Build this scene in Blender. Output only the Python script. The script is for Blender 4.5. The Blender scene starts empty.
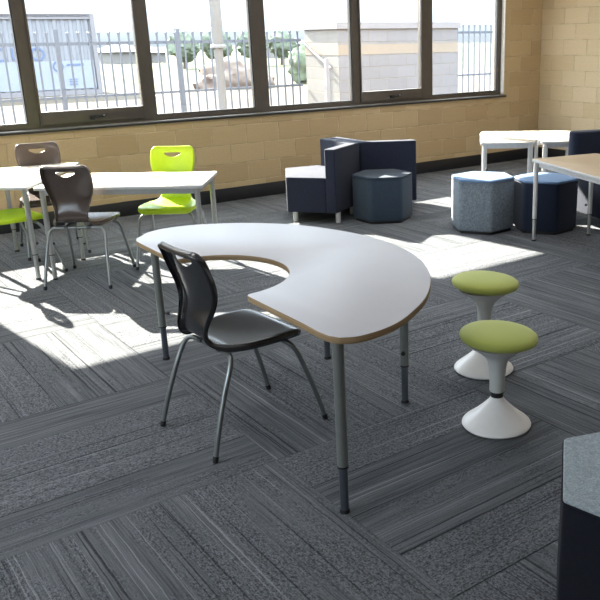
import bpy, bmesh, math, random
from mathutils import Vector, Matrix
random.seed(7)
PI = math.pi
scn = bpy.context.scene
COL = scn.collection

# ------------------------------------------------------------------ node helpers
class NT:
    def __init__(s, name):
        s.m = bpy.data.materials.new(name); s.m.use_nodes = True
        s.t = s.m.node_tree; s.n = s.t.nodes; s.l = s.t.links
        s.n.clear()
        s.out = s.n.new('ShaderNodeOutputMaterial')
    def new(s, typ, **kw):
        n = s.n.new(typ)
        for k, v in kw.items(): setattr(n, k, v)
        return n
    def link(s, a, b): s.l.new(a, b)
    def put(s, sock, v):
        if isinstance(v, (int, float)): sock.default_value = v
        elif isinstance(v, (tuple, list)): sock.default_value = tuple(v) + ((1,) if len(v) == 3 and len(sock.default_value) == 4 else ())
        else: s.l.new(v, sock)
    def math(s, op, a, b=None, c=None, clamp=False):
        n = s.new('ShaderNodeMath', operation=op, use_clamp=clamp)
        s.put(n.inputs[0], a)
        if b is not None: s.put(n.inputs[1], b)
        if c is not None: s.put(n.inputs[2], c)
        return n.outputs[0]
    def mix(s, f, a, b, blend='MIX'):
        n = s.new('ShaderNodeMix', data_type='RGBA', blend_type=blend)
        s.put(n.inputs[0], f); s.put(n.inputs[6], a); s.put(n.inputs[7], b)
        return n.outputs[2]
    def mixf(s, f, a, b):
        n = s.new('ShaderNodeMix', data_type='FLOAT')
        s.put(n.inputs[0], f); s.put(n.inputs[2], a); s.put(n.inputs[3], b)
        return n.outputs[0]
    def ramp(s, f, lo, hi, a=0.0, b=1.0):
        n = s.new('ShaderNodeMapRange'); n.clamp = True
        s.put(n.inputs[0], f); s.put(n.inputs[1], lo); s.put(n.inputs[2], hi); s.put(n.inputs[3], a); s.put(n.inputs[4], b)
        return n.outputs[0]
    def noise(s, vec, scale, detail=2.0, rough=0.5):
        n = s.new('ShaderNodeTexNoise'); n.inputs['Scale'].default_value = scale
        n.inputs['Detail'].default_value = detail; n.inputs['Roughness'].default_value = rough
        if vec is not None: s.l.new(vec, n.inputs['Vector'])
        return n.outputs['Fac']
    def white(s, vec):
        n = s.new('ShaderNodeTexWhiteNoise', noise_dimensions='3D'); s.l.new(vec, n.inputs['Vector']); return n.outputs['Value']
    def xyz(s, x, y, z=0.0):
        n = s.new('ShaderNodeCombineXYZ'); s.put(n.inputs[0], x); s.put(n.inputs[1], y); s.put(n.inputs[2], z); return n.outputs[0]
    def sep(s, v):
        n = s.new('ShaderNodeSeparateXYZ'); s.l.new(v, n.inputs[0]); return n.outputs
    def pos(s): return s.new('ShaderNodeNewGeometry').outputs['Position']
    def obj(s): return s.new('ShaderNodeTexCoord').outputs['Object']
    def bump(s, h, strength=0.3, dist=0.01):
        n = s.new('ShaderNodeBump'); n.inputs['Strength'].default_value = strength; n.inputs['Distance'].default_value = dist
        s.l.new(h, n.inputs['Height']); return n.outputs[0]
    def bsdf(s, color, rough=0.5, metal=0.0, normal=None, spec=0.5, sheen=0.0, coat=0.0):
        b = s.new('ShaderNodeBsdfPrincipled')
        s.put(b.inputs['Base Color'], color); s.put(b.inputs['Roughness'], rough); b.inputs['Metallic'].default_value = metal
        b.inputs['Specular IOR Level'].default_value = spec
        b.inputs['Sheen Weight'].default_value = sheen
        b.inputs['Coat Weight'].default_value = coat
        if normal is not None: s.l.new(normal, b.inputs['Normal'])
        s.l.new(b.outputs[0], s.out.inputs[0]); return b

def plain(name, col, rough=0.5, metal=0.0, var=0.06, scale=30.0, spec=0.5, bump=0.0):
    t = NT(name); o = t.obj()
    f = t.noise(o, scale, 3)
    c = t.mix(t.ramp(f, .3, .7), tuple(x * (1 - var) for x in col), tuple(min(1, x * (1 + var)) for x in col))
    nrm = t.bump(t.noise(o, scale * 6, 2), bump, .002) if bump else None
    t.bsdf(c, rough, metal, nrm, spec); return t.m

def fabric(name, col, col2, scale=260.0, bump=0.25, sheen=0.15, contrast=(.35, .65), rough=.9):
    t = NT(name); o = t.obj()
    f1 = t.noise(o, scale, 2, .6); f2 = t.noise(o, scale * .25, 2)
    f = t.math('ADD', t.math('MULTIPLY', f1, .7), t.math('MULTIPLY', f2, .3))
    c = t.mix(t.ramp(f, *contrast), col, col2)
    t.bsdf(c, rough, 0, t.bump(f1, bump, .003), .25, sheen); return t.m

# ------------------------------------------------------------------ materials
def carpet():
    t = NT('carpet_planks'); p = t.sep(t.pos())
    B = 1.11
    X = t.math('DIVIDE', t.math('ADD', p[0], 7.30 + 33 * B), B); Y = t.math('DIVIDE', t.math('ADD', p[1], 5.29 + 33 * B), B)
    cx = t.math('FLOOR', X); cy = t.math('FLOOR', Y)
    par = t.math('MODULO', t.math('ADD', cx, cy), 2.0)            # 0 vertical planks, 1 horizontal
    fx = t.math('FRACT', X); fy = t.math('FRACT', Y)
    along = t.mixf(par, fy, fx); across = t.mixf(par, fx, fy)
    a4 = t.math('MULTIPLY', across, 4.0); pid = t.math('FLOOR', a4); fa = t.math('FRACT', a4)
    idv = t.xyz(cx, cy, pid); rnd = t.white(idv)
    rnd2 = t.white(t.xyz(cy, t.math('ADD', pid, 17.3), cx))
    off = t.math('MULTIPLY', rnd, 91.0)
    wob = t.math('MULTIPLY', t.math('SUBTRACT', t.noise(t.xyz(t.math('MULTIPLY', along, 9.0), t.math('MULTIPLY', across, 14.0), off), 1.0, 3), .5), .008)
    ac = t.math('ADD', across, wob)
    pxy = t.xyz(p[0], p[1], 0.0)
    grain = t.noise(pxy, 230.0, 3, .8)
    st1 = t.noise(t.xyz(t.math('MULTIPLY', along, 5.0), t.math('MULTIPLY', ac, 190.0), off), 1.0, 2, .6)
    st2 = t.noise(t.xyz(t.math('MULTIPLY', along, 1.3), t.math('MULTIPLY', ac, 30.0), t.math('ADD', off, 7.0)), 1.0, 3, .6)
    st = t.math('ADD', t.math('ADD', t.math('MULTIPLY', st1, .32), t.math('MULTIPLY', st2, .30)), t.math('MULTIPLY', grain, .38))
    # rough loops: short flecks lying roughly along the plank
    fl = t.noise(t.xyz(t.math('MULTIPLY', along, 70.0), t.math('MULTIPLY', ac, 150.0), off), 1.0, 3, .75)
    vor = t.new('ShaderNodeTexVoronoi'); vor.inputs['Scale'].default_value = 150.0
    t.link(pxy, vor.inputs['Vector'])
    loops = t.math('ADD', t.math('MULTIPLY', vor.outputs['Distance'], .25), t.math('MULTIPLY', fl, .8))
    patch = t.noise(t.xyz(t.math('MULTIPLY', along, 1.6), t.math('MULTIPLY', across, 7.0), t.math('ADD', off, 3.0)), 1.0, 5, .7)
    nub = t.ramp(t.math('ADD', patch, t.math('MULTIPLY', t.math('SUBTRACT', rnd2, .5), .5)), .42, .58)
    smooth_c = t.mix(t.ramp(st, .37, .63), (.055, .059, .066), (.205, .215, .228))
    nub_c = t.mix(t.ramp(loops, .38, .66), (.215, .225, .240), (.045, .048, .054))
    c = t.mix(t.math('MULTIPLY', nub, .9), smooth_c, nub_c)
    bund = t.ramp(t.noise(t.xyz(t.math('MULTIPLY', along, .5), t.math('MULTIPLY', ac, 9.0), t.math('ADD', off, 21.0)), 1.0, 1), .45, .55)
    lines = t.ramp(t.noise(t.xyz(t.math('MULTIPLY', along, .7), t.math('MULTIPLY', ac, 165.0), off), 1.0, 1), .60, .68)
    c = t.mix(t.math('MULTIPLY', t.math('MULTIPLY', t.math('MULTIPLY', lines, bund), .6), t.ramp(grain, .25, .5)), c, (.33, .345, .36))
    dlines = t.ramp(t.noise(t.xyz(t.math('MULTIPLY', along, .6), t.math('MULTIPLY', ac, 125.0), t.math('ADD', off, 40.0)), 1.0, 1), .60, .68)
    dl = t.math('MULTIPLY', dlines, t.mixf(bund, .85, .35))
    c = t.mix(t.math('MULTIPLY', dl, t.ramp(fl, .3, .5, .5, .95)), c, (.026, .027, .030))
    tone = t.math('ADD', 1.14, t.math('MULTIPLY', rnd2, .36))
    tn = t.new('ShaderNodeVectorMath', operation='SCALE'); t.link(c, tn.inputs[0]); t.link(tone, tn.inputs[3])
    # seams between planks and blocks
    e1 = t.math('MINIMUM', fa, t.math('SUBTRACT', 1.0, fa))
    e2 = t.math('MINIMUM', along, t.math('SUBTRACT', 1.0, along))
    seam = t.math('MULTIPLY', t.ramp(e1, .004, .022, 1, 0), t.ramp(t.math('ADD', rnd, t.math('MULTIPLY', t.math('SUBTRACT', patch, .5), 1.2)), .6, .95, .0, .9))
    seam = t.math('MAXIMUM', seam, t.math('MULTIPLY', t.ramp(e2, .0015, .005, 1, 0), .25))
    c2 = t.mix(seam, tn.outputs[0], (.022, .022, .025))
    h = t.math('ADD', t.math('MULTIPLY', nub, t.math('SUBTRACT', 1.0, loops)), t.math('MULTIPLY', t.math('SUBTRACT', 1.0, nub), t.math('MULTIPLY', st, .6)))
    h = t.math('SUBTRACT', h, t.math('MULTIPLY', dl, .35))
    h = t.math('SUBTRACT', h, t.math('MULTIPLY', seam, .6))
    h = t.math('ADD', h, t.math('MULTIPLY', grain, .2))
    t.bsdf(c2, .95, 0, t.bump(h, 1.0, .022), .15, 0.0)
    return t.m

def blocks(name, axis, phase_even, ms=1.0, base=(.505, .365, .200), light=(.58, .435, .255), dark=(.39, .28, .15)):
    t = NT(name); p = t.sep(t.pos())
    u0 = t.math('ADD', p[axis], 40.0)
    row = t.math('FLOOR', t.math('DIVIDE', t.math('ADD', p[2], 2.0), .2)); fz = t.math('FRACT', t.math('DIVIDE', t.math('ADD', p[2], 2.0), .2))
    even = t.math('SUBTRACT', 1.0, t.math('MODULO', row, 2.0))
    sh = t.mixf(even, .2 - phase_even, phase_even)
    u = t.math('DIVIDE', t.math('ADD', u0, sh), .4); iu = t.math('FLOOR', u); fu = t.math('FRACT', u)
    rnd = t.white(t.xyz(iu, row, 3.0)); rnd2 = t.white(t.xyz(row, iu, 9.0))
    pv = t.pos()
    n1 = t.noise(pv, 55.0, 4, .7)
    strk = t.noise(t.xyz(t.math('MULTIPLY', p[axis], 3.0), t.math('MULTIPLY', p[2], 70.0), rnd), 1.0, 2)
    c = t.mix(rnd, base, light)
    c = t.mix(t.math('MULTIPLY', t.ramp(rnd2, .85, .93), .4), c, dark)
    c = t.mix(t.ramp(n1, .35, .7, 0, .35), c, dark)
    c = t.mix(t.ramp(strk, .5, .75, 0, .25), c, light)
    du = t.math('MULTIPLY', t.math('MINIMUM', fu, t.math('SUBTRACT', 1.0, fu)), .4)
    dz = t.math('MULTIPLY', t.math('MINIMUM', fz, t.math('SUBTRACT', 1.0, fz)), .2)
    d = t.math('MINIMUM', du, dz)
    mort = t.ramp(d, .0035, .0075, 1, 0)
    mv = t.noise(pv, 7.0, 2)
    mc = t.mix(t.ramp(mv, .4, .6), tuple(v * ms for v in (.36, .28, .17)), tuple(v * ms for v in (.62, .50, .32)))
    c = t.mix(t.math('MULTIPLY', mort, .5), c, mc)
    h = t.math('ADD', t.math('MULTIPLY', n1, .25), t.math('SUBTRACT', 1.0, mort))
    t.bsdf(c, .85, 0, t.bump(h, .5, .006), .25)
    return t.m

def glass():
    t = NT('window_glass')
    tr = t.new('ShaderNodeBsdfTransparent'); tr.inputs[0].default_value = (.93, .96, .97, 1)
    gl = t.new('ShaderNodeBsdfGlossy'); gl.inputs['Roughness'].default_value = .02; gl.inputs[0].default_value = (1, 1, 1, 1)
    lw = t.new('ShaderNodeLayerWeight'); lw.inputs[0].default_value = .25
    mx = t.new('ShaderNodeMixShader'); t.link(t.math('ADD', t.math('MULTIPLY', lw.outputs['Fresnel'], .6), .03), mx.inputs[0])
    t.link(tr.outputs[0], mx.inputs[1]); t.link(gl.outputs[0], mx.inputs[2]); t.link(mx.outputs[0], t.out.inputs[0])
    return t.m

def ground_mat():
    t = NT('outdoor_ground'); p = t.pos(); s = t.sep(p)
    n = t.noise(p, .35, 4, .6); n2 = t.noise(p, 6.0, 4, .6)
    sand = t.mix(n2, (.070, .057, .042), (.095, .080, .060))
    grass = t.mix(n2, (.055, .070, .035), (.085, .092, .05))
    far = t.ramp(t.math('ADD', s[1], t.math('MULTIPLY', t.math('SUBTRACT', n, .5), 22.0)), 24.0, 30.0)
    c = t.mix(t.math('MULTIPLY', far, .8), sand, grass)
    pav = t.ramp(s[1], 4.4, 4.6, 1, 0)
    conc = t.mix(n2, (.12, .12, .125), (.15, .15, .155))
    c = t.mix(pav, c, conc)
    t.bsdf(c, .95, 0, None, .1); return t.m

def laminate(name, a, b, rough=.35):
    t = NT(name); o = t.obj()
    n = t.noise(o, 2.2, 5, .6)
    s = t.sep(o)
    g = t.noise(t.xyz(t.math('MULTIPLY', s[0], 60.0), t.math('MULTIPLY', s[1], 3.0), 0.0), 1.0, 3)
    c = t.mix(t.math('ADD', t.math('MULTIPLY', t.ramp(n, .35, .65), .6), t.math('MULTIPLY', g, .4)), a, b)
    t.bsdf(c, rough, 0, None, .4); return t.m

def plyedge():
    t = NT('plywood_edge'); o = t.obj(); s = t.sep(o)
    n = t.noise(t.xyz(t.math('MULTIPLY', s[0], 6.0), t.math('MULTIPLY', s[1], 6.0), t.math('MULTIPLY', s[2], 700.0)), 1.0, 2)
    t.bsdf(t.mix(t.ramp(n, .3, .7), (.24, .155, .075), (.46, .33, .19)), .6, 0, None, .3); return t.m

M = {}
M['carpet'] = carpet()
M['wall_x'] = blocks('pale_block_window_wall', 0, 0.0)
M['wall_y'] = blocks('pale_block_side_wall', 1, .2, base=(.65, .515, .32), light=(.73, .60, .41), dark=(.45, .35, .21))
M['ceiling'] = plain('white_ceiling', (.78, .78, .76), .9)
M['base'] = plain('charcoal_skirting', (.017, .017, .020), .45)
M['frame'] = plain('bronze_window_frame', (.10, .085, .073), .42, .35, .08, 12)
M['framed'] = plain('dark_window_seal', (.02, .02, .022), .5)
M['sill'] = plain('aluminium_sill', (.20, .195, .19), .45, .4)
M['reveal'] = plain('white_reveal', (.72, .70, .66), .7)
M['glass'] = glass()
M['white_lam'] = laminate('white_laminate', (.515, .515, .55), (.55, .55, .585), .45)
M['cream_lam'] = laminate('cream_laminate', (.66, .59, .48), (.72, .65, .54), .4)
M['maple_lam'] = laminate('maple_laminate', (.47, .36, .235), (.56, .44, .30), .4)
M['ply'] = plyedge()
M['silver'] = plain('silver_powder_coat', (.42, .43, .42), .35, .55, .05, 40)
M['greyleg'] = plain('grey_powder_coat', (.25, .265, .25), .38, .5, .05, 40)
M['insert'] = plain('dark_steel_insert', (.16, .18, .21), .3, .8, .05, 40)
M['rim_w'] = plain('pale_metal_rim', (.58, .58, .58), .4, .2)
M['black'] = plain('black_plastic', (.012, .012, .013), .5)
M['chair_dark'] = plain('charcoal_shell_plastic', (.018, .018, .020), .22, 0, .0, 60, 1.0)
M['chair_brown'] = plain('brown_grey_shell_plastic', (.072, .052, .043), .25, 0, .05, 60, .7)
M['chair_green'] = plain('lime_shell_plastic', (.47, .66, .008), .42, 0, .03, 60, .5, .1)
M['chrome'] = plain('chair_tube_steel', (.27, .29, .29), .36, .85, .04, 30)
M['navy'] = fabric('navy_fabric', (.010, .013, .028), (.021, .026, .049), sheen=.12)
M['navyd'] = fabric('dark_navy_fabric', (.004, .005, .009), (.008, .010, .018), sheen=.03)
M['bluetop'] = fabric('blue_top_fabric', (.10, .18, .32), (.16, .26, .42))
M['teal'] = fabric('slate_teal_fabric', (.020, .034, .055), (.040, .060, .088))
M['tweed'] = fabric('grey_blue_tweed', (.085, .11, .14), (.21, .25, .29), 170, .35, .1, (.38, .62))
M['deepblue'] = fabric('deep_blue_fabric', (.006, .011, .026), (.013, .023, .048))
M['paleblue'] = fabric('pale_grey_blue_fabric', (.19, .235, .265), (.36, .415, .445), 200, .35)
M['stool_g'] = fabric('olive_green_cushion', (.43, .49, .10), (.51, .57, .14), 500, .1, .25, (.2, .8), .7)
M['whitep'] = plain('white_plastic', (.86, .84, .82), .35, 0, .02)
M['greyp'] = plain('grey_white_plastic', (.58, .59, .57), .4, 0, .02)
M['seat_u'] = plain('grey_underseat', (.10, .10, .10), .6)
M['fence'] = plain('blue_grey_fence_paint', (0.086, 0.099, 0.125), .5, .2)
M['container'] = plain('container_paint', (0.178, 0.182, 0.198), .6, 0, .05, 2)
M['panel'] = plain('pale_glare_paint', (0.211, 0.231, 0.271), .6, 0, .04, 2)  # glare on the window glass, put into the colour of a band
M['inkblue'] = plain('blue_lettering', (0.092, 0.125, 0.218), .6)
M['pole'] = plain('white_pole_paint', (.155, .158, .165), .6)
M['leaf'] = fabric('tree_foliage', (0.099, 0.119, 0.086), (0.145, 0.165, 0.119), 3.0, .5, 0, (.35, .65))
M['leaf2'] = fabric('bush_foliage', (0.099, 0.119, 0.079), (0.152, 0.178, 0.112), 4.0, .5, 0, (.35, .65))
M['bark'] = plain('tree_bark', (0.079, 0.059, 0.046), .9)
M['dirt'] = fabric('bare_earth', (.085, .058, .045), (.16, .125, .10), 2.5, .6, 0, (.35, .65))
M['house_w'] = plain('distant_house_wall', (0.158, 0.145, 0.139), .8)
M['house_r'] = plain('distant_house_roof', (0.079, 0.073, 0.079), .8)
M['cap'] = plain('concrete_coping', (0.178, 0.168, 0.175), .8)
M['bin_shaded'] = blocks('outdoor_block_shaded', 0, 0.0, .28, base=(0.155, 0.149, 0.155), light=(0.175, 0.168, 0.175), dark=(0.132, 0.125, 0.132))  # enclosure blocks with the shade of the near face mixed into the grey
M['bin_sunlit'] = blocks('outdoor_block_sunlit', 1, .2, .36, base=(0.178, 0.165, 0.149), light=(0.191, 0.178, 0.162), dark=(0.158, 0.145, 0.132))  # same blocks, lighter and warmer copy painted for the sunlit end faces
M['bandm'] = plain('cream_block_band', (0.205, 0.168, 0.132), .85)
M['ground'] = ground_mat()

# ------------------------------------------------------------------ object helpers
def link_mesh(name, bm, mat, parent=None, smooth=None, kind=None):
    me = bpy.data.meshes.new(name); bm.normal_update(); bm.to_mesh(me); bm.free()
    mats = mat if isinstance(mat, (list, tuple)) else [mat]
    for m in mats: me.materials.append(m)
    if smooth is not None:
        for pl in me.polygons: pl.use_smooth = True
        try: me.set_sharp_from_angle(angle=math.radians(smooth))
        except Exception: pass
    o = bpy.data.objects.new(name, me); COL.objects.link(o)
    if parent is not None: o.parent = parent
    if kind: o['kind'] = kind
    return o
def tag(o, label, cat, group=None):
    o['label'] = label; o['category'] = cat
    if group: o['group'] = group
    return o
def thing(name, label, cat, loc=(0, 0, 0), rz=0.0, group=None):
    o = bpy.data.objects.new(name, None); COL.objects.link(o)
    o.empty_display_size = .1; o.location = loc; o.rotation_euler = (0, 0, rz)
    return tag(o, label, cat, group)
def struct_empty(name, loc=(0, 0, 0)):
    o = bpy.data.objects.new(name, None); COL.objects.link(o); o.location = loc; o['kind'] = 'structure'; return o
def dup(root, loc, rz, label, group=None, mats=None):
    r = root.copy(); COL.objects.link(r); r.location = loc; r.rotation_euler = (0, 0, rz); r['label'] = label
    if group: r['group'] = group
    def rec(src, dst):
        for ch in list(src.children):
            c = ch.copy(); COL.objects.link(c); c.parent = dst
            if mats and ch.data.materials and ch.data.materials[0] in mats:
                c.data = ch.data.copy(); c.data.materials[0] = mats[ch.data.materials[0]]
            rec(ch, c)
    rec(root, r); return r
def mod_bevel(o, w=.01, seg=3, ang=30):
    m = o.modifiers.new('bevel', 'BEVEL'); m.width = w; m.segments = seg; m.limit_method = 'ANGLE'; m.angle_limit = math.radians(ang); m.harden_normals = False
    for pl in o.data.polygons: pl.use_smooth = True
    return o
def add_box(bm, x0, x1, y0, y1, z0, z1, mi=0):
    r = bmesh.ops.create_cube(bm, size=1.0)
    bmesh.ops.scale(bm, vec=(abs(x1 - x0), abs(y1 - y0), abs(z1 - z0)), verts=r['verts'])
    bmesh.ops.translate(bm, vec=((x0 + x1) / 2, (y0 + y1) / 2, (z0 + z1) / 2), verts=r['verts'])
    for f in {f for v in r['verts'] for f in v.link_faces}: f.material_index = mi
def box(*a):
    bm = bmesh.new(); add_box(bm, *a); return bm
def add_prism(bm, pts, z0, z1, mi_side=0, mi_cap=0):
    lo = [bm.verts.new((x, y, z0)) for x, y in pts]; hi = [bm.verts.new((x, y, z1)) for x, y in pts]
    n = len(pts)
    f = bm.faces.new(hi); f.material_index = mi_cap
    f2 = bm.faces.new(lo[::-1]); f2.material_index = mi_side
    for i in range(n):
        g = bm.faces.new((lo[i], lo[(i + 1) % n], hi[(i + 1) % n], hi[i])); g.material_index = mi_side
    bmesh.ops.recalc_face_normals(bm, faces=bm.faces[:])
def prism(*a, **k):
    bm = bmesh.new(); add_prism(bm, *a, **k); return bm
def add_lathe(bm, prof, n=40, c=(0, 0)):
    rings = []
    for r, z in prof:
        if r < 1e-6: rings.append([bm.verts.new((c[0], c[1], z))])
        else: rings.append([bm.verts.new((c[0] + r * math.cos(2 * PI * i / n), c[1] + r * math.sin(2 * PI * i / n), z)) for i in range(n)])
    for a, b in zip(rings, rings[1:]):
        for i in range(n):
            j = (i + 1) % n
            if len(a) == 1 and len(b) == 1: continue
            if len(a) == 1: bm.faces.new((a[0], b[i], b[j]))
            elif len(b) == 1: bm.faces.new((a[i], a[j], b[0]))
            else: bm.faces.new((a[i], a[j], b[j], b[i]))
    if len(rings[0]) > 1: bm.faces.new(rings[0][::-1])
    if len(rings[-1]) > 1: bm.faces.new(rings[-1])
    bmesh.ops.recalc_face_normals(bm, faces=bm.faces[:])
def lathe(*a, **k):
    bm = bmesh.new(); add_lathe(bm, *a, **k); return bm
def smooth_path(pts, n=6):
    P = [Vector(p) for p in pts]; out = []
    for i in range(len(P) - 1):
        p0 = P[max(0, i - 1)]; p1 = P[i]; p2 = P[i + 1]; p3 = P[min(len(P) - 1, i + 2)]
        for k in range(n):
            t = k / n
            out.append(.5 * ((2 * p1) + (p2 - p0) * t + (2 * p0 - 5 * p1 + 4 * p2 - p3) * t * t + (3 * p1 - p0 - 3 * p2 + p3) * t ** 3))
    out.append(P[-1]); return out
def add_tube(bm, pts, r, n=12, flat=None):
    pts = [Vector(p) for p in pts]; rings = []
    t0 = (pts[1] - pts[0]).normalized()
    ref = Vector((0, 0, 1)) if abs(t0.z) < .9 else Vector((1, 0, 0))
    a = t0.cross(ref).normalized()
    for i, p in enumerate(pts):
        t = (pts[min(i + 1, len(pts) - 1)] - pts[max(i - 1, 0)]).normalized()
        a = (a - t * a.dot(t)).normalized(); b = t.cross(a)
        rr = r[i] if isinstance(r, (list, tuple)) else r
        rings.append([bm.verts.new(p + a * rr * math.cos(2 * PI * k / n) + b * rr * math.sin(2 * PI * k / n)) for k in range(n)])
    for u, v in zip(rings, rings[1:]):
        for k in range(n): bm.faces.new((u[k], u[(k + 1) % n], v[(k + 1) % n], v[k]))
    bm.faces.new(rings[0][::-1]); bm.faces.new(rings[-1])
    bmesh.ops.recalc_face_normals(bm, faces=bm.faces[:])
def tube(*a, **k):
    bm = bmesh.new(); add_tube(bm, *a, **k); return bm
def arc_round(poly, rad, seg=6):
    """round the corners of a polygon"""
    out = []; n = len(poly)
    for i in range(n):
        p = Vector(poly[i]); a = Vector(poly[i - 1]); b = Vector(poly[(i + 1) % n])
        r = rad[i] if isinstance(rad, (list, tuple)) else rad
        if r <= 0: out.append(tuple(p)); continue
        u = (a - p).normalized(); v = (b - p).normalized()
        ang = u.angle(v); d = min(r / math.tan(ang / 2), (a - p).length * .48, (b - p).length * .48); rr = d * math.tan(ang / 2)
        c = p + (u + v).normalized() * (rr / math.sin(ang / 2))
        s = p + u * d - c; e = p + v * d - c
        a0 = math.atan2(s.y, s.x); a1 = math.atan2(e.y, e.x); da = (a1 - a0 + PI) % (2 * PI) - PI
        for k in range(seg + 1):
            t = a0 + da * k / seg; out.append((c.x + rr * math.cos(t), c.y + rr * math.sin(t)))
    return out

# ------------------------------------------------------------------ room shell
XL, YB, H = -11.6, -12.5, 3.0
LW = (-7.4, -2.4, 1.3, 2.5)          # opening in the left wall
WX0, WX1, WZ0, WZ1 = -8.22, -.70, .90, 2.56
bm = box(XL - .2, .2, YB - .2, 0.0, -.15, 0.0)
link_mesh('floor', bm, M['carpet'], kind='structure')
link_mesh('ceiling', box(XL - .2, .2, YB - .2, .22, H, H + .15), M['ceiling'], kind='structure')
bm = bmesh.new()
add_box(bm, XL, WX0, 0, .22, 0, H); add_box(bm, WX1, 0, 0, .22, 0, H)
add_box(bm, WX0, WX1, 0, .22, 0, WZ0); add_box(bm, WX0, WX1, 0, .22, WZ1, H)
link_mesh('wall_window', bm, M['wall_x'], kind='structure')
link_mesh('wall_right', box(0, .2, YB, .22, 0, H), M['wall_y'], kind='structure')
bm = bmesh.new()
add_box(bm, XL - .2, XL, YB, LW[0], 0, H); add_box(bm, XL - .2, XL, LW[1], .22, 0, H)
add_box(bm, XL - .2, XL, LW[0], LW[1], 0, LW[2]); add_box(bm, XL - .2, XL, LW[0], LW[1], LW[3], H)
link_mesh('wall_left', bm, M['wall_y'], kind='structure')
w = struct_empty('window_7', (XL - .1, (LW[0] + LW[1]) / 2, LW[2])); hy = (LW[1] - LW[0]) / 2; hz = LW[3] - LW[2]
bm = bmesh.new()
for k in range(6):
    yy = -hy + .03 + (2 * hy - .06) * k / 5
    add_box(bm, -.04, .04, yy - .03, yy + .03, 0, hz)
add_box(bm, -.038, .038, -hy, hy, 0, .05); add_box(bm, -.038, .038, -hy, hy, hz - .05, hz)
link_mesh('window_frame', bm, M['frame'], w)
link_mesh('window_pane', box(-.004, .004, -hy + .01, hy - .01, .02, hz - .02), M['glass'], w)
link_mesh('wall_back', box(XL - .2, .2, YB - .2, YB, 0, H), M['wall_x'], kind='structure')
mod_bevel(link_mesh('baseboard_window', box(XL, -.014, -.014, 0, 0, .145), M['base'], kind='structure'), .004, 2)
mod_bevel(link_mesh('baseboard_right', box(-.014, 0, YB, 0, 0, .145), M['base'], kind='structure'), .004, 2)
# window opening lining and sill
bm = bmesh.new()
add_box(bm, WX1 - .012, WX1, .002, .22, WZ0 + .02, WZ1 - .012); add_box(bm, WX0, WX0 + .012, .002, .22, WZ0 + .02, WZ1 - .012)
add_box(bm, WX0, WX1, .002, .22, WZ1 - .012, WZ1)
link_mesh('trim_1', bm, M['reveal'], kind='structure')
bm = bmesh.new()
add_box(bm, WX0 - .02, WX1 + .03, -.022, .09, WZ0 - .006, WZ0 + .006, 0)
o = link_mesh('trim_2', bm, [M['sill']], kind='structure'); mod_bevel(o, .004, 2)
bm = bmesh.new(); add_box(bm, WX0 - .02, WX1 + .03, -.020, -.001, WZ0 - .022, WZ0 - .0065)
link_mesh('trim_3', bm, M['framed'], kind='structure')

# windows: outer interval, glass interval, opening sash?
WIN = [(-8.208, -6.72, -8.12, -6.765, False), (-6.72, -5.60, -6.665, -5.665, True), (-5.60, -4.34, -5.545, -4.425, False),
       (-4.34, -3.085, -4.26, -3.135, False), (-3.085, -2.00, -3.035, -2.085, True), (-2.00, -.712, -1.915, -.775, False)]
Y0, Y1 = .06, .135
for i, (a, b, ga, gb, op) in enumerate(WIN):
    w = struct_empty('window_%d' % (i + 1), ((a + b) / 2, .1, WZ0)); cx = (a + b) / 2
    a_, b_, ga_, gb_ = a - cx, b - cx, ga - cx, gb - cx
    z0 = .008; zt = WZ1 - WZ0 - .012; gz0 = .055; gz1 = zt - .05
    y0, y1 = Y0 - .1, Y1 - .1
    bm = bmesh.new()
    add_box(bm, a_, ga_, y0, y1, z0, zt); add_box(bm, gb_, b_, y0, y1, z0, zt)
    add_box(bm, ga_, gb_, y0, y1, z0, gz0 - (.012 if op else 0)); add_box(bm, ga_, gb_, y0, y1, gz1, zt)
    f = link_mesh('window_frame', bm, M['frame'], w)
    # dark rubber seal round the glass
    s = .010
    if not op:
        bm = bmesh.new(); ys, ye = y0 + .012, y0 + .04
        add_box(bm, ga_, ga_ + s, ys, ye, gz0, gz1); add_box(bm, gb_ - s, gb_, ys, ye, gz0, gz1)
        add_box(bm, ga_, gb_, ys, ye, gz0, gz0 + s); add_box(bm, ga_, gb_, ys, ye, gz1 - s, gz1)
        link_mesh('glazing_seal', bm, M['framed'], w)
        link_mesh('window_pane', box(ga_ + .001, gb_ - .001, y0 + .022, y0 + .030, gz0, gz1), M['glass'], w)
    else:
        sb = .155; ss = .018
        ys, ye = y0 - .018, y0 + .05
        sash = link_mesh('sash', (lambda bm: (add_box(bm, ga_, ga_ + ss, ys, ye, .04, gz1), add_box(bm, gb_ - ss, gb_, ys, ye, .04, gz1),
                 add_box(bm, ga_ + ss, gb_ - ss, ys, ye, .04, sb), add_box(bm, ga_ + ss, gb_ - ss, ys, ye, gz1 - .05, gz1), bm)[-1])(bmesh.new()), M['frame'], w)
        mod_bevel(sash, .003, 2)
        link_mesh('window_pane', box(ga_ + ss + .001, gb_ - ss - .001, y0 + .010, y0 + .018, sb - .005, gz1 - .045), M['glass'], sash)
        hx = (ga_ + gb_) / 2 + .02
        bm = bmesh.new(); add_box(bm, hx - .07, hx + .07, ys - .012, ys - .001, .075, .097); add_box(bm, hx - .075, hx - .035, ys - .035, ys - .010, .062, .092)
        add_tube(bm, [(hx - .01, ys - .02, .085), (hx + .05, ys - .028, .088), (hx + .085, ys - .03, .098)], .007, 8)
        hd = link_mesh('window_latch', bm, M['black'], sash)
        link_mesh('latch_rivet', lathe([(0, -.004), (.007, -.004), (.007, .004), (0, .004)], 12), M['rim_w'], hd).location = (hx + .055, ys - .038, .096)

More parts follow.
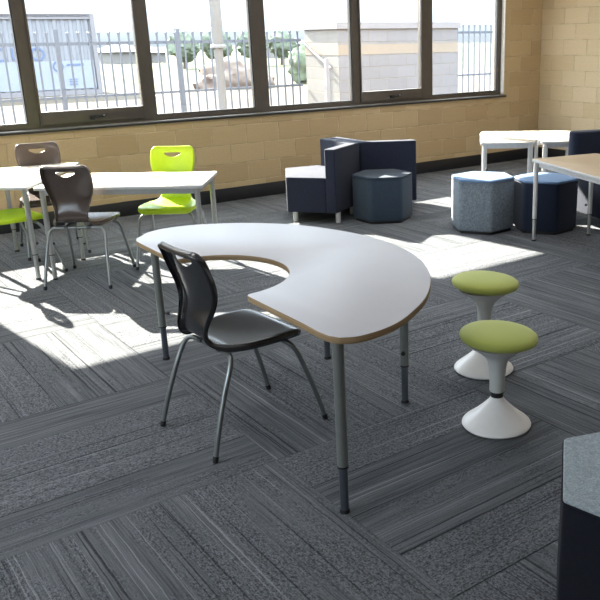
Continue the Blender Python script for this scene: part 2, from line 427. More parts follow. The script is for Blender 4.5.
# ------------------------------------------------------------------ furniture makers
def table_leg(parent, x, y, h, mat, ins=None, r=.0205, knob_ang=0.0, joint=.19):
    l = link_mesh('leg', tube([(x, y, joint), (x, y, h)], r, 20), mat, parent, 30)
    e = link_mesh('leg_insert', tube([(x, y, .012), (x, y, joint + .01)], r * .80, 18), ins or M['insert'], l, 30)
    link_mesh('foot', lathe([(r * .95, 0), (r * .98, .004), (r * .8, .014)], 18, (x, y)), M['black'], l, 40)
    link_mesh('joint_collar', lathe([(r * 1.04, joint - .003), (r * 1.04, joint + .003)], 20, (x, y)), M['black'], l, 40)
    dx, dy = math.cos(knob_ang), math.sin(knob_ang)
    z = joint + .075
    bm = bmesh.new(); add_tube(bm, [(x + dx * (r - .004), y + dy * (r - .004), z), (x + dx * (r + .016), y + dy * (r + .016), z)], .004, 8)
    add_tube(bm, [(x + dx * (r + .012), y + dy * (r + .012), z), (x + dx * (r + .024), y + dy * (r + .024), z)], .010, 10)
    link_mesh('knob', bm, M['black'], l, 40)
    return l

def chair_shell(mat, parent):
    # profile, from top of back to front of seat: x, z, half width, cross curl
    prof = [(-.240, .864, .128, .004), (-.235, .858, .147, .006), (-.229, .843, .157, .009), (-.224, .820, .161, .013), (-.222, .808, .163, .015), (-.214, .755, .165, .021),
            (-.204, .705, .158, .026), (-.196, .665, .146, .026), (-.192, .625, .131, .022), (-.196, .585, .117, .016), (-.206, .548, .108, .010),
            (-.208, .515, .104, .004), (-.200, .485, .108, .000), (-.176, .463, .124, .000), (-.140, .453, .150, .002), (-.100, .450, .175, .005),
            (-.055, .449, .192, .007), (-.005, .450, .202, .008), (.045, .452, .207, .007), (.095, .454, .208, .005), (.140, .456, .205, .002),
            (.178, .457, .198, .000), (.205, .449, .186, .000), (.220, .437, .165, .000)]
    NC = 20
    P = [Vector((x, 0, z)) for x, z, _, _ in prof]
    rows = []
    us = [-1 + 2 * j / NC for j in range(NC + 1)]
    for i, (x, z, w, c) in enumerate(prof):
        t = (P[min(i + 1, len(P) - 1)] - P[max(0, i - 1)]).normalized()
        nrm = Vector((-t.z, 0, t.x)) ; nrm = nrm if (nrm.x > 0 or nrm.z > .3) else -nrm
        rows.append((P[i], nrm, w, c))
    def pt(i, u):
        p, nrm, w, c = rows[i]
        q = p + nrm * (c * u * u * (1.4 if i < 12 else 1.0))
        q = q + Vector((0, w * u, 0))
        return q
    bm = bmesh.new(); grid = []
    for i in range(len(rows)):
        r = []
        for u in us:
            q = pt(i, u)
            if i in (4, ) and abs(u) < .36:          # lower lip of the hand slot dips in the middle
                q = q.lerp(pt(5, u), .42 * (1 - (u / .36) ** 2))
            r.append(bm.verts.new(q))
        grid.append(r)
    for i in range(len(rows) - 1):
        for j in range(NC):
            um = (us[j] + us[j + 1]) / 2
            if i == 3 and abs(um) < .36: continue     # hand slot
            bm.faces.new((grid[i][j], grid[i][j + 1], grid[i + 1][j + 1], grid[i + 1][j]))
    # flange all round the edge
    n = len(rows)
    loop = [(0, j) for j in range(NC + 1)] + [(i, NC) for i in range(1, n)] + [(n - 1, j) for j in range(NC - 1, -1, -1)] + [(i, 0) for i in range(n - 2, 0, -1)]
    prev = [grid[i][j] for i, j in loop]
    ctr = {}
    for k, (dn, do) in enumerate(((.004, .005), (.014, .008), (.026, .007), (.030, .001))):
        cur = []
        for idx, (i, j) in enumerate(loop):
            p, nrm, w, c = rows[i]; base = grid[i][j].co
            a = grid[loop[idx - 1][0]][loop[idx - 1][1]].co; b = grid[loop[(idx + 1) % len(loop)][0]][loop[(idx + 1) % len(loop)][1]].co
            tang = (b - a).normalized(); out = tang.cross(nrm).normalized()
            inward = (pt(n // 2 if i > 12 else 6, 0) - base)
            if out.dot(Vector((0, base.y, 0)) + (Vector((0, 0, .05)) if i == 0 else Vector()) + (Vector((.05, 0, 0)) if i == n - 1 else Vector())) < 0: out = -out
            sc = .75 if 10 <= i <= 13 else 1.0
            cur.append(bm.verts.new(base - nrm * dn * sc + out * do))
        for q in range(len(loop)):
            r = (q + 1) % len(loop)
            bm.faces.new((prev[q], prev[r], cur[r], cur[q]))
        prev = cur
    bmesh.ops.recalc_face_normals(bm, faces=bm.faces[:])
    o = link_mesh('seat_shell', bm, mat, parent, 60)
    s = o.modifiers.new('solid', 'SOLIDIFY'); s.thickness = .005; s.offset = 0
    s = o.modifiers.new('sub', 'SUBSURF'); s.levels = 1; s.render_levels = 2
    return o

def make_chair(label, loc, rz, mat, group):
    t = thing('school_chair', label, 'chair', loc, rz, group)
    chair_shell(mat, t)
    for sx, sy in ((1, 1), (1, -1), (-1, 1), (-1, -1)):
        foot = (sx * .285, sy * .230, .010)
        zt = .405 if sx > 0 else .412
        top = (sx * .168, sy * .20, .36)
        pth = [foot, (sx * .255, sy * .222, .12), (sx * .205, sy * .208, .27), top, (sx * .148, sy * .183, zt - .012), (sx * .135, sy * .15, zt), (sx * .13, sy * .08, zt), (sx * .13, sy * .004, zt)]
        lg = link_mesh('leg', tube(smooth_path(pth, 5), .0112, 12), M['chrome'], t, 40)
        d = Vector(foot) - Vector(pth[1]); d.normalize()
        f = Vector(foot)
        link_mesh('foot_cap', tube([f - d * .016, f - d * .004, f + d * .009], [.0122, .0132, .0115], 12), M['black'], lg, 40)
    bm = bmesh.new()
    for y in (-.08, .08): add_box(bm, -.15, .15, y - .012, y + .012, .4105, .4245)
    link_mesh('seat_bracket', bm, M['seat_u'], t)
    return t

# ------------------------------------------------------------------ crescent table
CT = (-6.86, -4.80)
def cr_outline():
    K = .98966; CX, CY = -8.7046, -7.9534
    outer = [(-7.300, -5.800), (-7.232, -5.834), (-7.092, -5.822), (-6.949, -5.757), (-6.769, -5.632), (-6.588, -5.438), (-6.452, -5.207), (-6.372, -4.950), (-6.360, -4.740),
             (-6.382, -4.520), (-6.482, -4.215), (-6.665, -3.975), (-6.890, -3.822), (-7.080, -3.780), (-7.190, -3.812), (-7.248, -3.867)]
    o1 = [(p.x, p.y) for p in smooth_path([(x, y, 0) for x, y in outer], 5)]
    far = [(p.x, p.y) for p in smooth_path([(-7.248, -3.867, 0), (-7.290, -3.912, 0), (-7.312, -3.975, 0), (-7.315, -4.10, 0)], 4)][1:]
    near = [(-7.318, -5.60), (-7.322, -5.70), (-7.318, -5.76)]
    cut = [(-7.30 + .338 * math.cos(PI / 2 - PI * k / 24), -4.80 + .352 * math.sin(PI / 2 - PI * k / 24)) for k in range(25)]
    lip1 = [(-7.315, -4.42), (-7.311, -4.438), (-7.300, -4.448)]; lip2 = [(-7.300, -5.152), (-7.311, -5.162), (-7.316, -5.180)]
    path = o1 + far + lip1 + cut[1:-1] + lip2 + near
    return [(CX + (x - CX) * K - CT[0], CY + (y - CY) * K - CT[1]) for x, y in path]
t = thing('crescent_table', 'white crescent-shaped table with a half-round cut-out and grey height-adjustable legs', 'table', (CT[0], CT[1], 0))
bm = prism(cr_outline(), .674, .700, mi_side=1, mi_cap=0)
o = link_mesh('tabletop', bm, [M['white_lam'], M['ply']], t)
mod_bevel(o, .003, 2, 50)
for (x, y, ka) in ((-7.298, -5.787, .9), (-7.21, -3.925, -.6), (-6.545, -5.195, 3.9), (-6.525, -4.49, 4.2)):
    table_leg(t, x - CT[0], y - CT[1], .674, M['greyleg'], knob_ang=ka)

# ------------------------------------------------------------------ rectangular / trapezoid tables
def poly_table(name, label, poly, h, mat, legmat, group=None, rim=None, leg_in=.045, knobs=0.6, apron=True, legs=None, r=.019, rad=.02):
    cx = sum(p[0] for p in poly) / len(poly); cy = sum(p[1] for p in poly) / len(poly)
    t = thing(name, label, 'table', (cx, cy, 0), 0, group)
    loc = [(x - cx, y - cy) for x, y in poly]
    area = sum(loc[i][0] * loc[(i + 1) % len(loc)][1] - loc[(i + 1) % len(loc)][0] * loc[i][1] for i in range(len(loc)))
    if area < 0: loc = loc[::-1]
    o = link_mesh('tabletop', prism(arc_round(loc, rad, 4), h - .022, h, mi_side=1, mi_cap=0), [mat, rim or M['rim_w']], t); mod_bevel(o, .0025, 2, 50)
    def inset(d):
        out = []
        n = len(loc)
        for i in range(n):
            p = Vector(loc[i]); a = (Vector(loc[i - 1]) - p).normalized(); b = (Vector(loc[(i + 1) % n]) - p).normalized()
            ang = a.angle(b); out.append(p + (a + b).normalized() * (d / math.sin(ang / 2)))
        return out
    ins = inset(leg_in)
    if apron:
        A = inset(leg_in - .011); Bq = inset(leg_in + .011)
        bm = bmesh.new(); n = len(loc)
        lo = []
        for z in (h - .062, h - .0225):
            lo.append([bm.verts.new((q.x, q.y, z)) for q in A]); lo.append([bm.verts.new((q.x, q.y, z)) for q in Bq])
        for i in range(n):
            j = (i + 1) % n
            bm.faces.new((lo[0][i], lo[0][j], lo[2][j], lo[2][i])); bm.faces.new((lo[1][j], lo[1][i], lo[3][i], lo[3][j]))
            bm.faces.new((lo[0][j], lo[0][i], lo[1][i], lo[1][j])); bm.faces.new((lo[2][i], lo[2][j], lo[3][j], lo[3][i]))
        bmesh.ops.recalc_face_normals(bm, faces=bm.faces[:])
        link_mesh('frame', bm, legmat, t)
    for k, q in enumerate(legs and [Vector((x - cx, y - cy)) for x, y in legs] or ins):
        table_leg(t, q.x, q.y, h - .0225, legmat, r=r, knob_ang=knobs + k * 1.3, ins=M['silver'])
    return t
Am = (-6.99, -2.10); 
tA = [(-7.285, -1.905), (-6.345, -2.65), (-5.965, -2.12), (-6.89, -1.40)]
poly_table('rectangular_table', 'white rectangular table standing between the charcoal chair and the lime chair', tA, .69, M['cream_lam'], M['silver'], None)
tB = [(-7.315, -1.875), (-6.625, -.86), (-7.25, -.74), (-7.60, -1.02), (-7.53, -1.68)]
poly_table('trapezoid_table', 'white angled table at the left picture edge, butted against the rectangular table', tB, .695, M['cream_lam'], M['silver'], None, apron=False, legs=[(-7.315, -1.805), (-6.71, -.92), (-7.22, -.80), (-7.545, -1.10)])
# far cluster near the corner
g = 'pale tables pushed together near the corner'
K = (-2.70, -2.475)
poly_table('corner_table', 'pale table behind the blue-topped ottomans, the left front one of the corner cluster', [(-3.20, -2.18), (-2.79, -2.50), (-2.655, -2.40), (-2.70, -1.64)], .67, M['cream_lam'], M['rim_w'], g, leg_in=.04)
poly_table('corner_table', 'pale table at the rear of the corner cluster, nearest the block corner', [(-2.66, -1.60), (-2.50, -1.47), (-1.76, -2.11), (-2.09, -2.385), (-2.62, -2.385)], .67, M['cream_lam'], M['rim_w'], g, leg_in=.04)
poly_table('corner_table', 'pale table right of the narrow gap in the corner cluster, beside the navy chair', [(-2.73, -2.56), (-2.61, -2.425), (-2.06, -2.42), (-2.0, -2.62), (-2.47, -2.72)], .67, M['cream_lam'], M['rim_w'], g, leg_in=.04)
# table D
tD = [(-3.745, -3.36), (-3.10, -3.51), (-3.48, -4.79), (-4.17, -4.61)]
poly_table('maple_table', 'tan maple-topped table with pale rim at the right picture edge', tD, .69, M['maple_lam'], M['rim_w'], None, leg_in=.05, legs=[(-3.735, -3.41), (-3.235, -3.585), (-3.56, -4.70), (-4.10, -4.53)], rad=.03)

# ------------------------------------------------------------------ chairs
gch = 'school chairs'
c0 = make_chair('charcoal shell chair pulled up to the cut-out of the crescent table', (-7.240, -4.893, 0), math.radians(4.7), M['chair_dark'], gch)
dup(c0, (-7.00, -2.035, 0), math.radians(53), 'dark grey-brown shell chair seen from behind, in front of the rectangular white table', gch, {M['chair_dark']: M['chair_brown']})
dup(c0, (-6.955, -.95, 0), math.radians(262), 'brown-grey shell chair behind the angled table, under the opening window', gch, {M['chair_dark']: M['chair_brown']})
dup(c0, (-6.305, -1.95, 0), math.radians(234), 'lime green shell chair facing the camera behind the rectangular white table', gch, {M['chair_dark']: M['chair_green']})
dup(c0, (-7.41, -1.545, 0), math.radians(10), 'lime green shell chair cut off by the left picture edge, only its seat in view', gch, {M['chair_dark']: M['chair_green']})

# ------------------------------------------------------------------ stools
def make_stool(label, loc, group, up=0):
    t = thing('wobble_stool', label, 'stool', loc, 0, group)
    base = [(.138, 0), (.150, .004), (.155, .011), (.152, .017), (.140, .028), (.120, .044), (.098, .062), (.076, .082), (.056, .102), (.040, .119), (.031, .132), (.0285, .140)]
    link_mesh('base', lathe(base, 56), M['whitep'], t, 35)
    link_mesh('base_ring', lathe([(.128, -.0), (.1375, .0), (.1375, .003), (.128, .003)], 48), M['seat_u'], t)
    link_mesh('collar', lathe([(.0285, .1395), (.0285, .166 + up), (.027, .168 + up)], 28), M['black'], t, 35)
    stem = [(r_, z_ + up) for r_, z_ in [(.031, .165), (.0335, .169), (.0345, .22), (.037, .275), (.043, .305), (.058, .330), (.084, .353), (.112, .373), (.136, .389), (.143, .397)]]
    link_mesh('stem', lathe(stem, 44), M['greyp'], t, 35)
    cu = [(r_, z_ + up) for r_, z_ in [(.120, .3985), (.150, .401), (.166, .410), (.171, .421), (.168, .433), (.156, .442), (.130, .450), (.095, .455), (.05, .4575), (0, .458)]]
    bm = lathe(cu, 56)     # the seat leans a little to one side
    bmesh.ops.rotate(bm, cent=(0, 0, .40 + up), matrix=Matrix.Rotation(math.radians(3), 3, Vector((.6, .8, 0))), verts=bm.verts[:])
    link_mesh('seat_cushion', bm, M['stool_g'], t, 60)
    return t
gs = 'green-topped wobble stools'
s0 = make_stool('green-cushioned white stool with flared base, the nearer and lower in the picture', (-6.375, -5.64, 0), gs)
make_stool('green-cushioned white stool partly hidden behind the nearer green stool', (-5.98, -5.145, 0), gs, .05)

# ------------------------------------------------------------------ ottomans
def make_ottoman(name, label, loc, rot, R, h, side, top, cat='ottoman', rad=.045, pad=.022):
    t = thing(name, label, cat, (loc[0], loc[1], 0), rot)
    hexp = [(R * math.cos(PI / 3 * k), R * math.sin(PI / 3 * k)) for k in range(6)]
    rp = arc_round(hexp, rad, 5)
    sh = [(x * .93, y * .93) for x, y in rp]
    o = link_mesh('plinth', prism(sh, .0, .0255), M['black'], t)
    bm = prism(rp, .025, h - pad - .0005)
    o = link_mesh('body', bm, side, t); mod_bevel(o, .010, 3, 50)
    bm = prism([(x * .999, y * .999) for x, y in rp], h - pad, h)
    o = link_mesh('top_pad', bm, top, t); mod_bevel(o, min(.020, pad * .9), 5, 50)
    # stitched seam under the pad and piping on each vertical edge
    bm = bmesh.new()
    ring = [(x * 1.002, y * 1.002, h - pad) for x, y in rp]
    add_tube(bm, ring + [ring[0]], .0028, 6)
    link_mesh('piping', bm, side, t)
    return t
rotL = math.radians(-117)
make_ottoman('hexagonal_ottoman', 'grey-blue tweed hexagonal ottoman left of the deep blue one', (-3.735, -2.775), rotL, .292, .478, M['tweed'], M['bluetop'])
make_ottoman('hexagonal_ottoman', 'deep blue hexagonal ottoman partly behind the leg of the maple table', (-3.315, -3.145), rotL, .290, .465, M['deepblue'], M['bluetop'])
make_ottoman('hexagonal_ottoman', 'slate blue hexagonal ottoman tucked into the navy corner seating', (-4.145, -1.83), math.radians(-90), .295, .438, M['teal'], M['teal'], rad=.06)
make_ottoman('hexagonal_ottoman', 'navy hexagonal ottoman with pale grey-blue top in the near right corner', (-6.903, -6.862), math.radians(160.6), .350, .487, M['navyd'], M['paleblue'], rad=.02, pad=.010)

# ------------------------------------------------------------------ wedge seats
def make_wedge(label, center, ang, group):
    """seat opening towards ang with a two-sided back meeting at the centre"""
    t = thing('wedge_armchair', label, 'armchair', (center[0], center[1], 0), math.radians(ang), group)
    L = .55; w = .29; r = .735
    c60, s60 = math.cos(PI / 3), math.sin(PI / 3)
    th = .105; g = .004
    d1 = Vector((c60, -s60)); n1 = Vector((s60, c60)); d2 = Vector((c60, s60)); n2 = Vector((s60, -c60))
    p0 = Vector((g * 2, 0)); V = Vector((th / s60 + g * 2, 0))
    e1 = p0 + d1 * L; e2 = p0 + d2 * L; i1 = e1 + n1 * th; i2 = e2 + n2 * th
    body = [tuple(V + Vector((.002, 0))), tuple(i1 + n1 * .001), (r - .0, -w), (r, w), tuple(i2 + n2 * .001)]
    o = link_mesh('seat', prism(arc_round(body, [0, 0, .03, .03, 0], 4), .105, .435), M['navy'], t); mod_bevel(o, .012, 4, 40)
    # the back: one folded panel standing along both inner edges
    o = link_mesh('backrest', prism([tuple(p0), tuple(e1), tuple(i1), tuple(V), tuple(i2), tuple(e2)], .105, .70), M['navy'], t); mod_bevel(o, .014, 4, 40)
    for x, y in ((r - .075, -w + .05), (r - .075, w - .05), (.262, -.382), (.262, .382), (.10, 0)):
        link_mesh('leg', lathe([(.020, 0), (.0235, .003), (.0255, .1045)], 20, (x, y)), M['rim_w'], t, 30)
    return t
SC = (-4.16, -1.50)
gw = 'navy wedge seats by the window wall'
make_wedge('navy wedge seat of the corner group, its seat opening to the left', SC, 150, gw)
make_wedge('navy wedge seat of the corner group, its seat opening to the right towards the wall', SC, 30, gw)

# navy chair at right
t = thing('navy_armchair', 'navy armless chair with a high back beyond the maple table, at the right edge', 'armchair', (-2.64, -3.37, 0), math.radians(-108))
o = link_mesh('seat', prism(arc_round([(-.30, -.34), (.36, -.34), (.36, .34), (-.30, .34)], .04, 5), .105, .43), M['navy'], t); mod_bevel(o, .02, 4, 40)
o = link_mesh('backrest', prism(arc_round([(-.30, -.34), (-.16, -.34), (-.16, .34), (-.30, .34)], .055, 5), .432, .82), M['navy'], t); mod_bevel(o, .02, 4, 40)
for x, y in ((-.24, -.28), (-.24, .28), (.30, -.28), (.30, .28)):
    link_mesh('leg', lathe([(.020, 0), (.0235, .003), (.0255, .105)], 20, (x, y)), M['rim_w'], t, 30)

# ------------------------------------------------------------------ outdoors
link_mesh('trim_4', box(-120, 160, .22, 260, -.12, -.02), M['ground'], kind='structure').name = 'ground'
def fence(label, x0, x1, y, ztop, zrail, posts, group):
    t = thing('palisade_fence', label, 'fence', (x0, y, -.02), 0, group)
    bm = bmesh.new(); add_box(bm, 0, x1 - x0, .012, .045, zrail, zrail + .045)
    link_mesh('rail', bm, M['fence'], t)
    bm = bmesh.new(); add_box(bm, 0, x1 - x0, .012, .040, .90, .935)
    link_mesh('rail', bm, M['fence'], t)
    for px in posts:
        link_mesh('post', box(px - x0 - .032, px - x0 + .032, -.0, .06, 0, ztop + .03), M['fence'], t)
    # picket with flared, notched top
    bm = bmesh.new()
    pr = [(-.013, .06), (.013, .06), (.013, ztop - .09), (.017, ztop - .05), (.024, ztop - .015), (.012, ztop), (0, ztop - .02), (-.012, ztop), (-.024, ztop - .015), (-.017, ztop - .05), (-.013, ztop - .09)]
    a = [bm.verts.new((x, -.004, z)) for x, z in pr]; b = [bm.verts.new((x, .010, z)) for x, z in pr]
    bm.faces.new(a); bm.faces.new(b[::-1])
    for i in range(len(pr)): bm.faces.new((a[i], b[i], b[(i + 1) % len(pr)], a[(i + 1) % len(pr)]))
    bmesh.ops.recalc_face_normals(bm, faces=bm.faces[:])
    first = None; n = int((x1 - x0) / .145); sp = (x1 - x0) / n
    for k in range(n):
        xx = sp * (k + .5)
        if any(abs(xx + x0 - q) < .05 for q in posts): continue
        if first is None:
            first = link_mesh('picket', bm, M['fence'], t); first.location = (xx, 0, 0)
        else:
            c = first.copy(); COL.objects.link(c); c.parent = t; c.location = (xx, 0, 0)
    return t
fence('blue-grey steel picket fence outside, running left of the low block enclosure', -6.95, -1.04, 4.6, 1.835, 1.645, (-5.12, -3.28), None)
fence('short run of blue-grey picket fence outside, right of the low block enclosure', 2.62, 4.2, 4.9, 1.93, 1.74, (2.66,), None)
# brace + small post
bm = bmesh.new()
add_tube(bm, [(-1.06, 4.55, 1.62), (-1.10, 3.62, 1.20)], .02, 8)
o = link_mesh('fence_brace', bm, M['cap']); tag(o, 'pale diagonal steel brace running down from the fence end', 'brace')
bm = bmesh.new(); add_box(bm, -1.32, -1.26, 3.42, 3.48, -.02, 1.36); 
o = link_mesh('gate_post', bm, M['cap']); tag(o, 'pale grey short post in front of the block enclosure', 'post')

# block enclosure
t = thing('block_enclosure', 'low pinkish-grey block enclosure with pale coping seen through the right windows', 'building', (.3, 4.3, -.02))
def face_box(bm, x0, x1, y0, y1, z0, z1):
    add_box(bm, x0, x1, y0, y1, z0, z1)
    for f in bm.faces: f.material_index = 1 if abs(f.normal.x) > .5 else 0
bm = bmesh.new(); add_box(bm, -1.32, 1.30, -.80, .22, 0, 1.83)
bm.normal_update()
for f in bm.faces: f.material_index = 1 if abs(f.normal.x) > .5 else 0
link_mesh('wall', bm, [M['bin_shaded'], M['bin_sunlit']], t)
link_mesh('band', box(-1.325, 1.305, -.806, .226, 1.42, 1.585), M['bandm'], t)
link_mesh('coping', box(-1.36, 1.34, -.84, .28, 1.832, 1.93), M['cap'], t)

# white steel pole
t = thing('steel_pole', 'white round steel pole with a collar standing outside the third window', 'pole', (-3.39, 3.0, -.02))
link_mesh('shaft', lathe([(.062, 0), (.062, 1.58), (.080, 1.62), (.080, 4.6)], 24), M['pole'], t, 30)
link_mesh('collar', lathe([(.085, 1.575), (.11, 1.585), (.11, 1.61), (.085, 1.63)], 24), M['pole'], t, 30)

# container
t = thing('shipping_container', 'pale grey shipping container with blue lettering beyond the fence', 'container', (.8, 21.0, -.02), math.radians(-6))
bm = bmesh.new(); x = -9.0
pts = []
while x < 0:
    pts += [(x, 0.0), (x + .09, 0.0), (x + .13, .035), (x + .21, .035)]; x += .25
pts = [(px, py) for px, py in pts if px <= -.02] + [(-.0, 0.0), (0, 2.4), (-9, 2.4)]
link_mesh('body', prism(pts, .12, 2.50), M['container'], t)
bm = bmesh.new(); add_box(bm, -9.05, .04, -.05, .06, 0, .16); add_box(bm, -9.05, .04, -.05, .06, 2.44, 2.60); add_box(bm, -.08, .06, -.06, .07, 0, 2.6); add_box(bm, -9.05, .05, -.05, 2.45, 2.50, 2.60)
link_mesh('corner_frame', bm, M['cap'], t)
link_mesh('glare_band', box(-8.9, -.12, -.03, -.004, .2, 1.12), M['panel'], t)  # pale window reflection painted as a band on the container's lower front
def text_on(parent, s, size, loc, mat, name='lettering', rot=0):
    cu = bpy.data.curves.new(name, 'FONT'); cu.body = s; cu.size = size; cu.extrude = .008; cu.align_x = 'CENTER'; cu.align_y = 'CENTER'
    tmp = bpy.data.objects.new('tmp', cu); COL.objects.link(tmp)
    bpy.context.view_layer.update()
    dg = bpy.context.evaluated_depsgraph_get()
    me = bpy.data.meshes.new_from_object(tmp.evaluated_get(dg)); bpy.data.objects.remove(tmp)
    me.materials.clear(); me.materials.append(mat)
    o = bpy.data.objects.new(name, me); COL.objects.link(o); o.parent = parent
    o.location = loc; o.rotation_euler = (PI / 2, 0, rot); return o
for ch, dx in (('C', -3.0), ('U', -2.47), ('I', -2.22), ('O', -1.86)):
    text_on(t, ch, .60, (dx, -.02, 1.33), M['inkblue'])
bm = bmesh.new()
add_tube(bm, [(-1.28 + .15 * math.cos(a), -.04, .95 + .15 * math.sin(a)) for a in [2 * PI * k / 16 for k in range(17)]], .025, 6)
for dz in (.50, .42, .34): add_box(bm, -.98, -.72, -.045, -.031, dz, dz + .035)
add_box(bm, -1.0, -.45, -.045, -.031, .96, 1.02)
link_mesh('small_marks', bm, M['inkblue'], t)

# mound of earth
def blob(name, mat, parent, sx, sy, sz, seed, sub=4, amp=.18, freq=1.5):
    rr = random.Random(seed); bm = bmesh.new(); bmesh.ops.create_icosphere(bm, subdivisions=sub, radius=1)
    from mathutils import noise
    off = Vector((rr.uniform(0, 50), rr.uniform(0, 50), 0))
    for v in bm.verts:
        d = 1 + amp * noise.noise(v.co * freq + off) + amp * .6 * noise.noise(v.co * freq * 3 + off) + amp * .35 * noise.noise(v.co * freq * 8 + off)
        v.co = v.co * d; v.co.x *= sx; v.co.y *= sy; v.co.z *= sz
    return link_mesh(name, bm, mat, parent, 60)
o = blob('earth_mound', M['dirt'], None, 1.6, 1.2, .95, 3, 4, .25, 1.6); o.location = (5.6, 20.4, -.1)
tag(o, 'reddish mound of bare earth beyond the fence, behind the white pole', 'mound')
def P(px_, py_, dist):   # ground position along the view through a direction (built once from the surveyed camera)
    return None
def tree(name, label, x, y, h, w, seed, group, mat, trunk=True):
    t = thing(name, label, 'tree' if trunk else 'bush', (x, y, -.02), 0, group)
    rr = random.Random(seed)
    c = blob('foliage', mat, t, w * .5, w * .45, h * (.38 if trunk else .5), seed, 4, .35, 1.8); c.location = (0, 0, h * (.62 if trunk else .45))
    if trunk: link_mesh('trunk', tube([(0, 0, 0), (rr.uniform(-.1, .1), 0, h * .3), (0, 0, h * .6)], [.16, .12, .08], 10), M['bark'], t, 40)
    return t
gt = 'trees beyond the field'
import itertools
trees = [(13.6, 43, 2.2, 1.9), (16.05, 43.3, 2.4, 1.9), (18.5, 43, 2.3, 1.9), (20.95, 43.3, 2.2, 1.9)]
lbls = ['green tree in the far row, leftmost of it, well left of the white pole', 'green tree in the far row, directly behind the white pole', 'green tree in the far row, between the white pole and the thick mullion', 'green tree in the far row, just right of the thick mullion beside the pole window']
for k, (x, y, h, w) in enumerate(trees): tree('field_tree', lbls[k], x, y, h, w, 20 + k, gt, M['leaf'])
tree('bush', 'light green bush beyond the fence right of the thick mullion', 9.0, 20.5, 1.65, 1.6, 55, None, M['leaf2'], False)
def house(label, x, y, w, h, group):
    t = thing('distant_house', label, 'building', (x, y, -.02), 0, group)
    link_mesh('wall', box(-w / 2, w / 2, 0, 4, 0, h * .62), M['house_w'], t)
    bm = bmesh.new(); pr = [(-w / 2 - .3, h * .62), (w / 2 + .3, h * .62), (w * .28, h), (-w * .28, h)]
    a = [bm.verts.new((q[0], -.3, q[1])) for q in pr[:2]] + [bm.verts.new((q[0], 2, q[1])) for q in pr[2:]]
    b = [bm.verts.new((q[0], 4.3, q[1])) for q in pr[:2]]
    bm.faces.new(a); bm.faces.new((b[0], a[0], a[3])); bm.faces.new((a[1], b[1], a[2])); bm.faces.new((b[1], b[0], a[3], a[2])); bm.faces.new((a[0], b[0], b[1], a[1]))
    bmesh.ops.recalc_face_normals(bm, faces=bm.faces[:])
    link_mesh('roof', bm, M['house_r'], t)
gh = 'distant houses on the skyline'
house('low grey distant house on the skyline, just right of the shipping container', 16.2, 60, 2.6, 1.5, gh)
house('smallest grey distant house, on the skyline close to the mullion left of the pole window', 18.9, 61, 1.8, 1.3, gh)
house('distant grey house on the skyline between the thick mullion and the block enclosure', 33, 62, 4, 2.0, gh)

# ------------------------------------------------------------------ camera (surveyed from the block courses)
R = ((0.78708, -0.61666, -0.01534), (-0.20286, -0.23527, -0.95052), (0.58254, 0.75125, -0.31027))
cam = bpy.data.cameras.new('camera'); co = bpy.data.objects.new('camera', cam); COL.objects.link(co)
right = Vector(R[0]); up = -Vector(R[1]); back = -Vector(R[2])
mat = Matrix((right, up, back)).transposed().to_4x4(); mat.translation = Vector((-8.7046, -7.9534, 1.6572))
co.matrix_world = mat
cam.sensor_fit = 'HORIZONTAL'; cam.sensor_width = 36; cam.lens = 36 * 803.0 / 600
cam.shift_x = -(400 - 300) / 600.0; cam.shift_y = 0.0
cam.clip_end = 600; cam.clip_start = .05
scn.camera = co

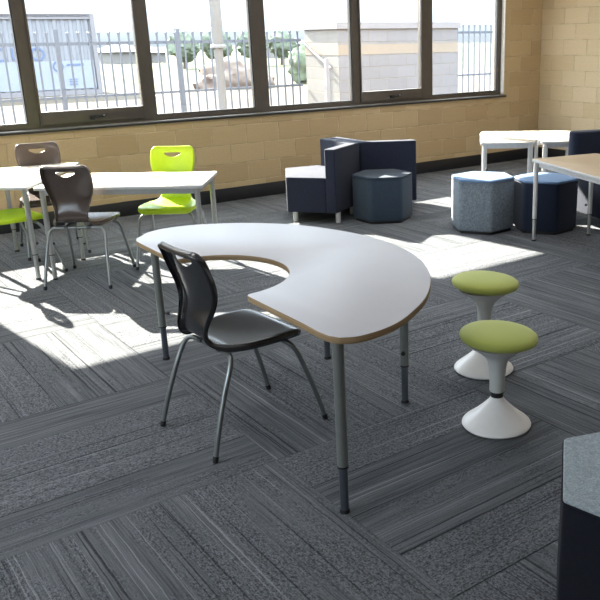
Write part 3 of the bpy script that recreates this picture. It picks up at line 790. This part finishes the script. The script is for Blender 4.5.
# ------------------------------------------------------------------ light
sd = Vector((.12, -1, -.645)).normalized()
sun = bpy.data.lights.new('sun', 'SUN'); sun.energy = 30; sun.angle = math.radians(.6); sun.color = (1.0, .90, .77)
so = bpy.data.objects.new('sun', sun); COL.objects.link(so); so.rotation_euler = sd.to_track_quat('-Z', 'Y').to_euler(); so.location = (-4, 8, 6)
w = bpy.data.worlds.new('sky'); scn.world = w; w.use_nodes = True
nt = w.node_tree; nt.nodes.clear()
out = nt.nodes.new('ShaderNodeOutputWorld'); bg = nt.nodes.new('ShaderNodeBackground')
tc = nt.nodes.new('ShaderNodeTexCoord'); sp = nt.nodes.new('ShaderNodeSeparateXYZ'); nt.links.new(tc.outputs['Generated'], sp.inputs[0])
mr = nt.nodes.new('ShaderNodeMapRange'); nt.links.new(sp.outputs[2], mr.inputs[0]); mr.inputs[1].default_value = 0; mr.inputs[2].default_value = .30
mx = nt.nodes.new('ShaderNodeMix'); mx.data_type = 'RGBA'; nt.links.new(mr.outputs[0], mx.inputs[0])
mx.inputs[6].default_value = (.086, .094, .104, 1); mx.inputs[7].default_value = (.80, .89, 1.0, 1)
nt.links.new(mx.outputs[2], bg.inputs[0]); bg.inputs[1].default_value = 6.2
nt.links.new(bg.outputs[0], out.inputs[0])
# sky portal in the window opening
pl = bpy.data.lights.new('window_portal', 'AREA'); pl.shape = 'RECTANGLE'; pl.size = WX1 - WX0; pl.size_y = WZ1 - WZ0; pl.cycles.is_portal = True
po = bpy.data.objects.new('window_portal', pl); COL.objects.link(po); po.location = ((WX0 + WX1) / 2, .25, (WZ0 + WZ1) / 2); po.rotation_euler = (-PI / 2, 0, 0)
pl = bpy.data.lights.new('left_window_portal', 'AREA'); pl.shape = 'RECTANGLE'; pl.size = LW[3] - LW[2]; pl.size_y = LW[1] - LW[0]; pl.cycles.is_portal = True
po = bpy.data.objects.new('left_window_portal', pl); COL.objects.link(po); po.location = (XL - .21, (LW[0] + LW[1]) / 2, (LW[2] + LW[3]) / 2); po.rotation_euler = (0, -PI / 2, 0)
# unseen fill lamps added under the ceiling to brighten the room
for x in (-10.4, -7.9, -5.0, -2.1):
    for y in (-10.2, -7.2, -4.2, -1.6):
        a = bpy.data.lights.new('ceiling_fill', 'AREA'); a.shape = 'RECTANGLE'; a.size = 1.2; a.size_y = .6; a.energy = (11 if y > -5 else 3.5); a.color = (.97, .98, 1.0)
        ao = bpy.data.objects.new('ceiling_fill', a); COL.objects.link(ao); ao.location = (x, y, H - .02)

vs = scn.view_settings; vs.view_transform = 'Standard'; vs.look = 'None'; vs.gamma = 1; vs.use_curve_mapping = False; vs.exposure = 0.80
scn.cycles.use_denoising = True
scn.cycles.max_bounces = 10; scn.cycles.transparent_max_bounces = 12; scn.cycles.sample_clamp_indirect = 6.0
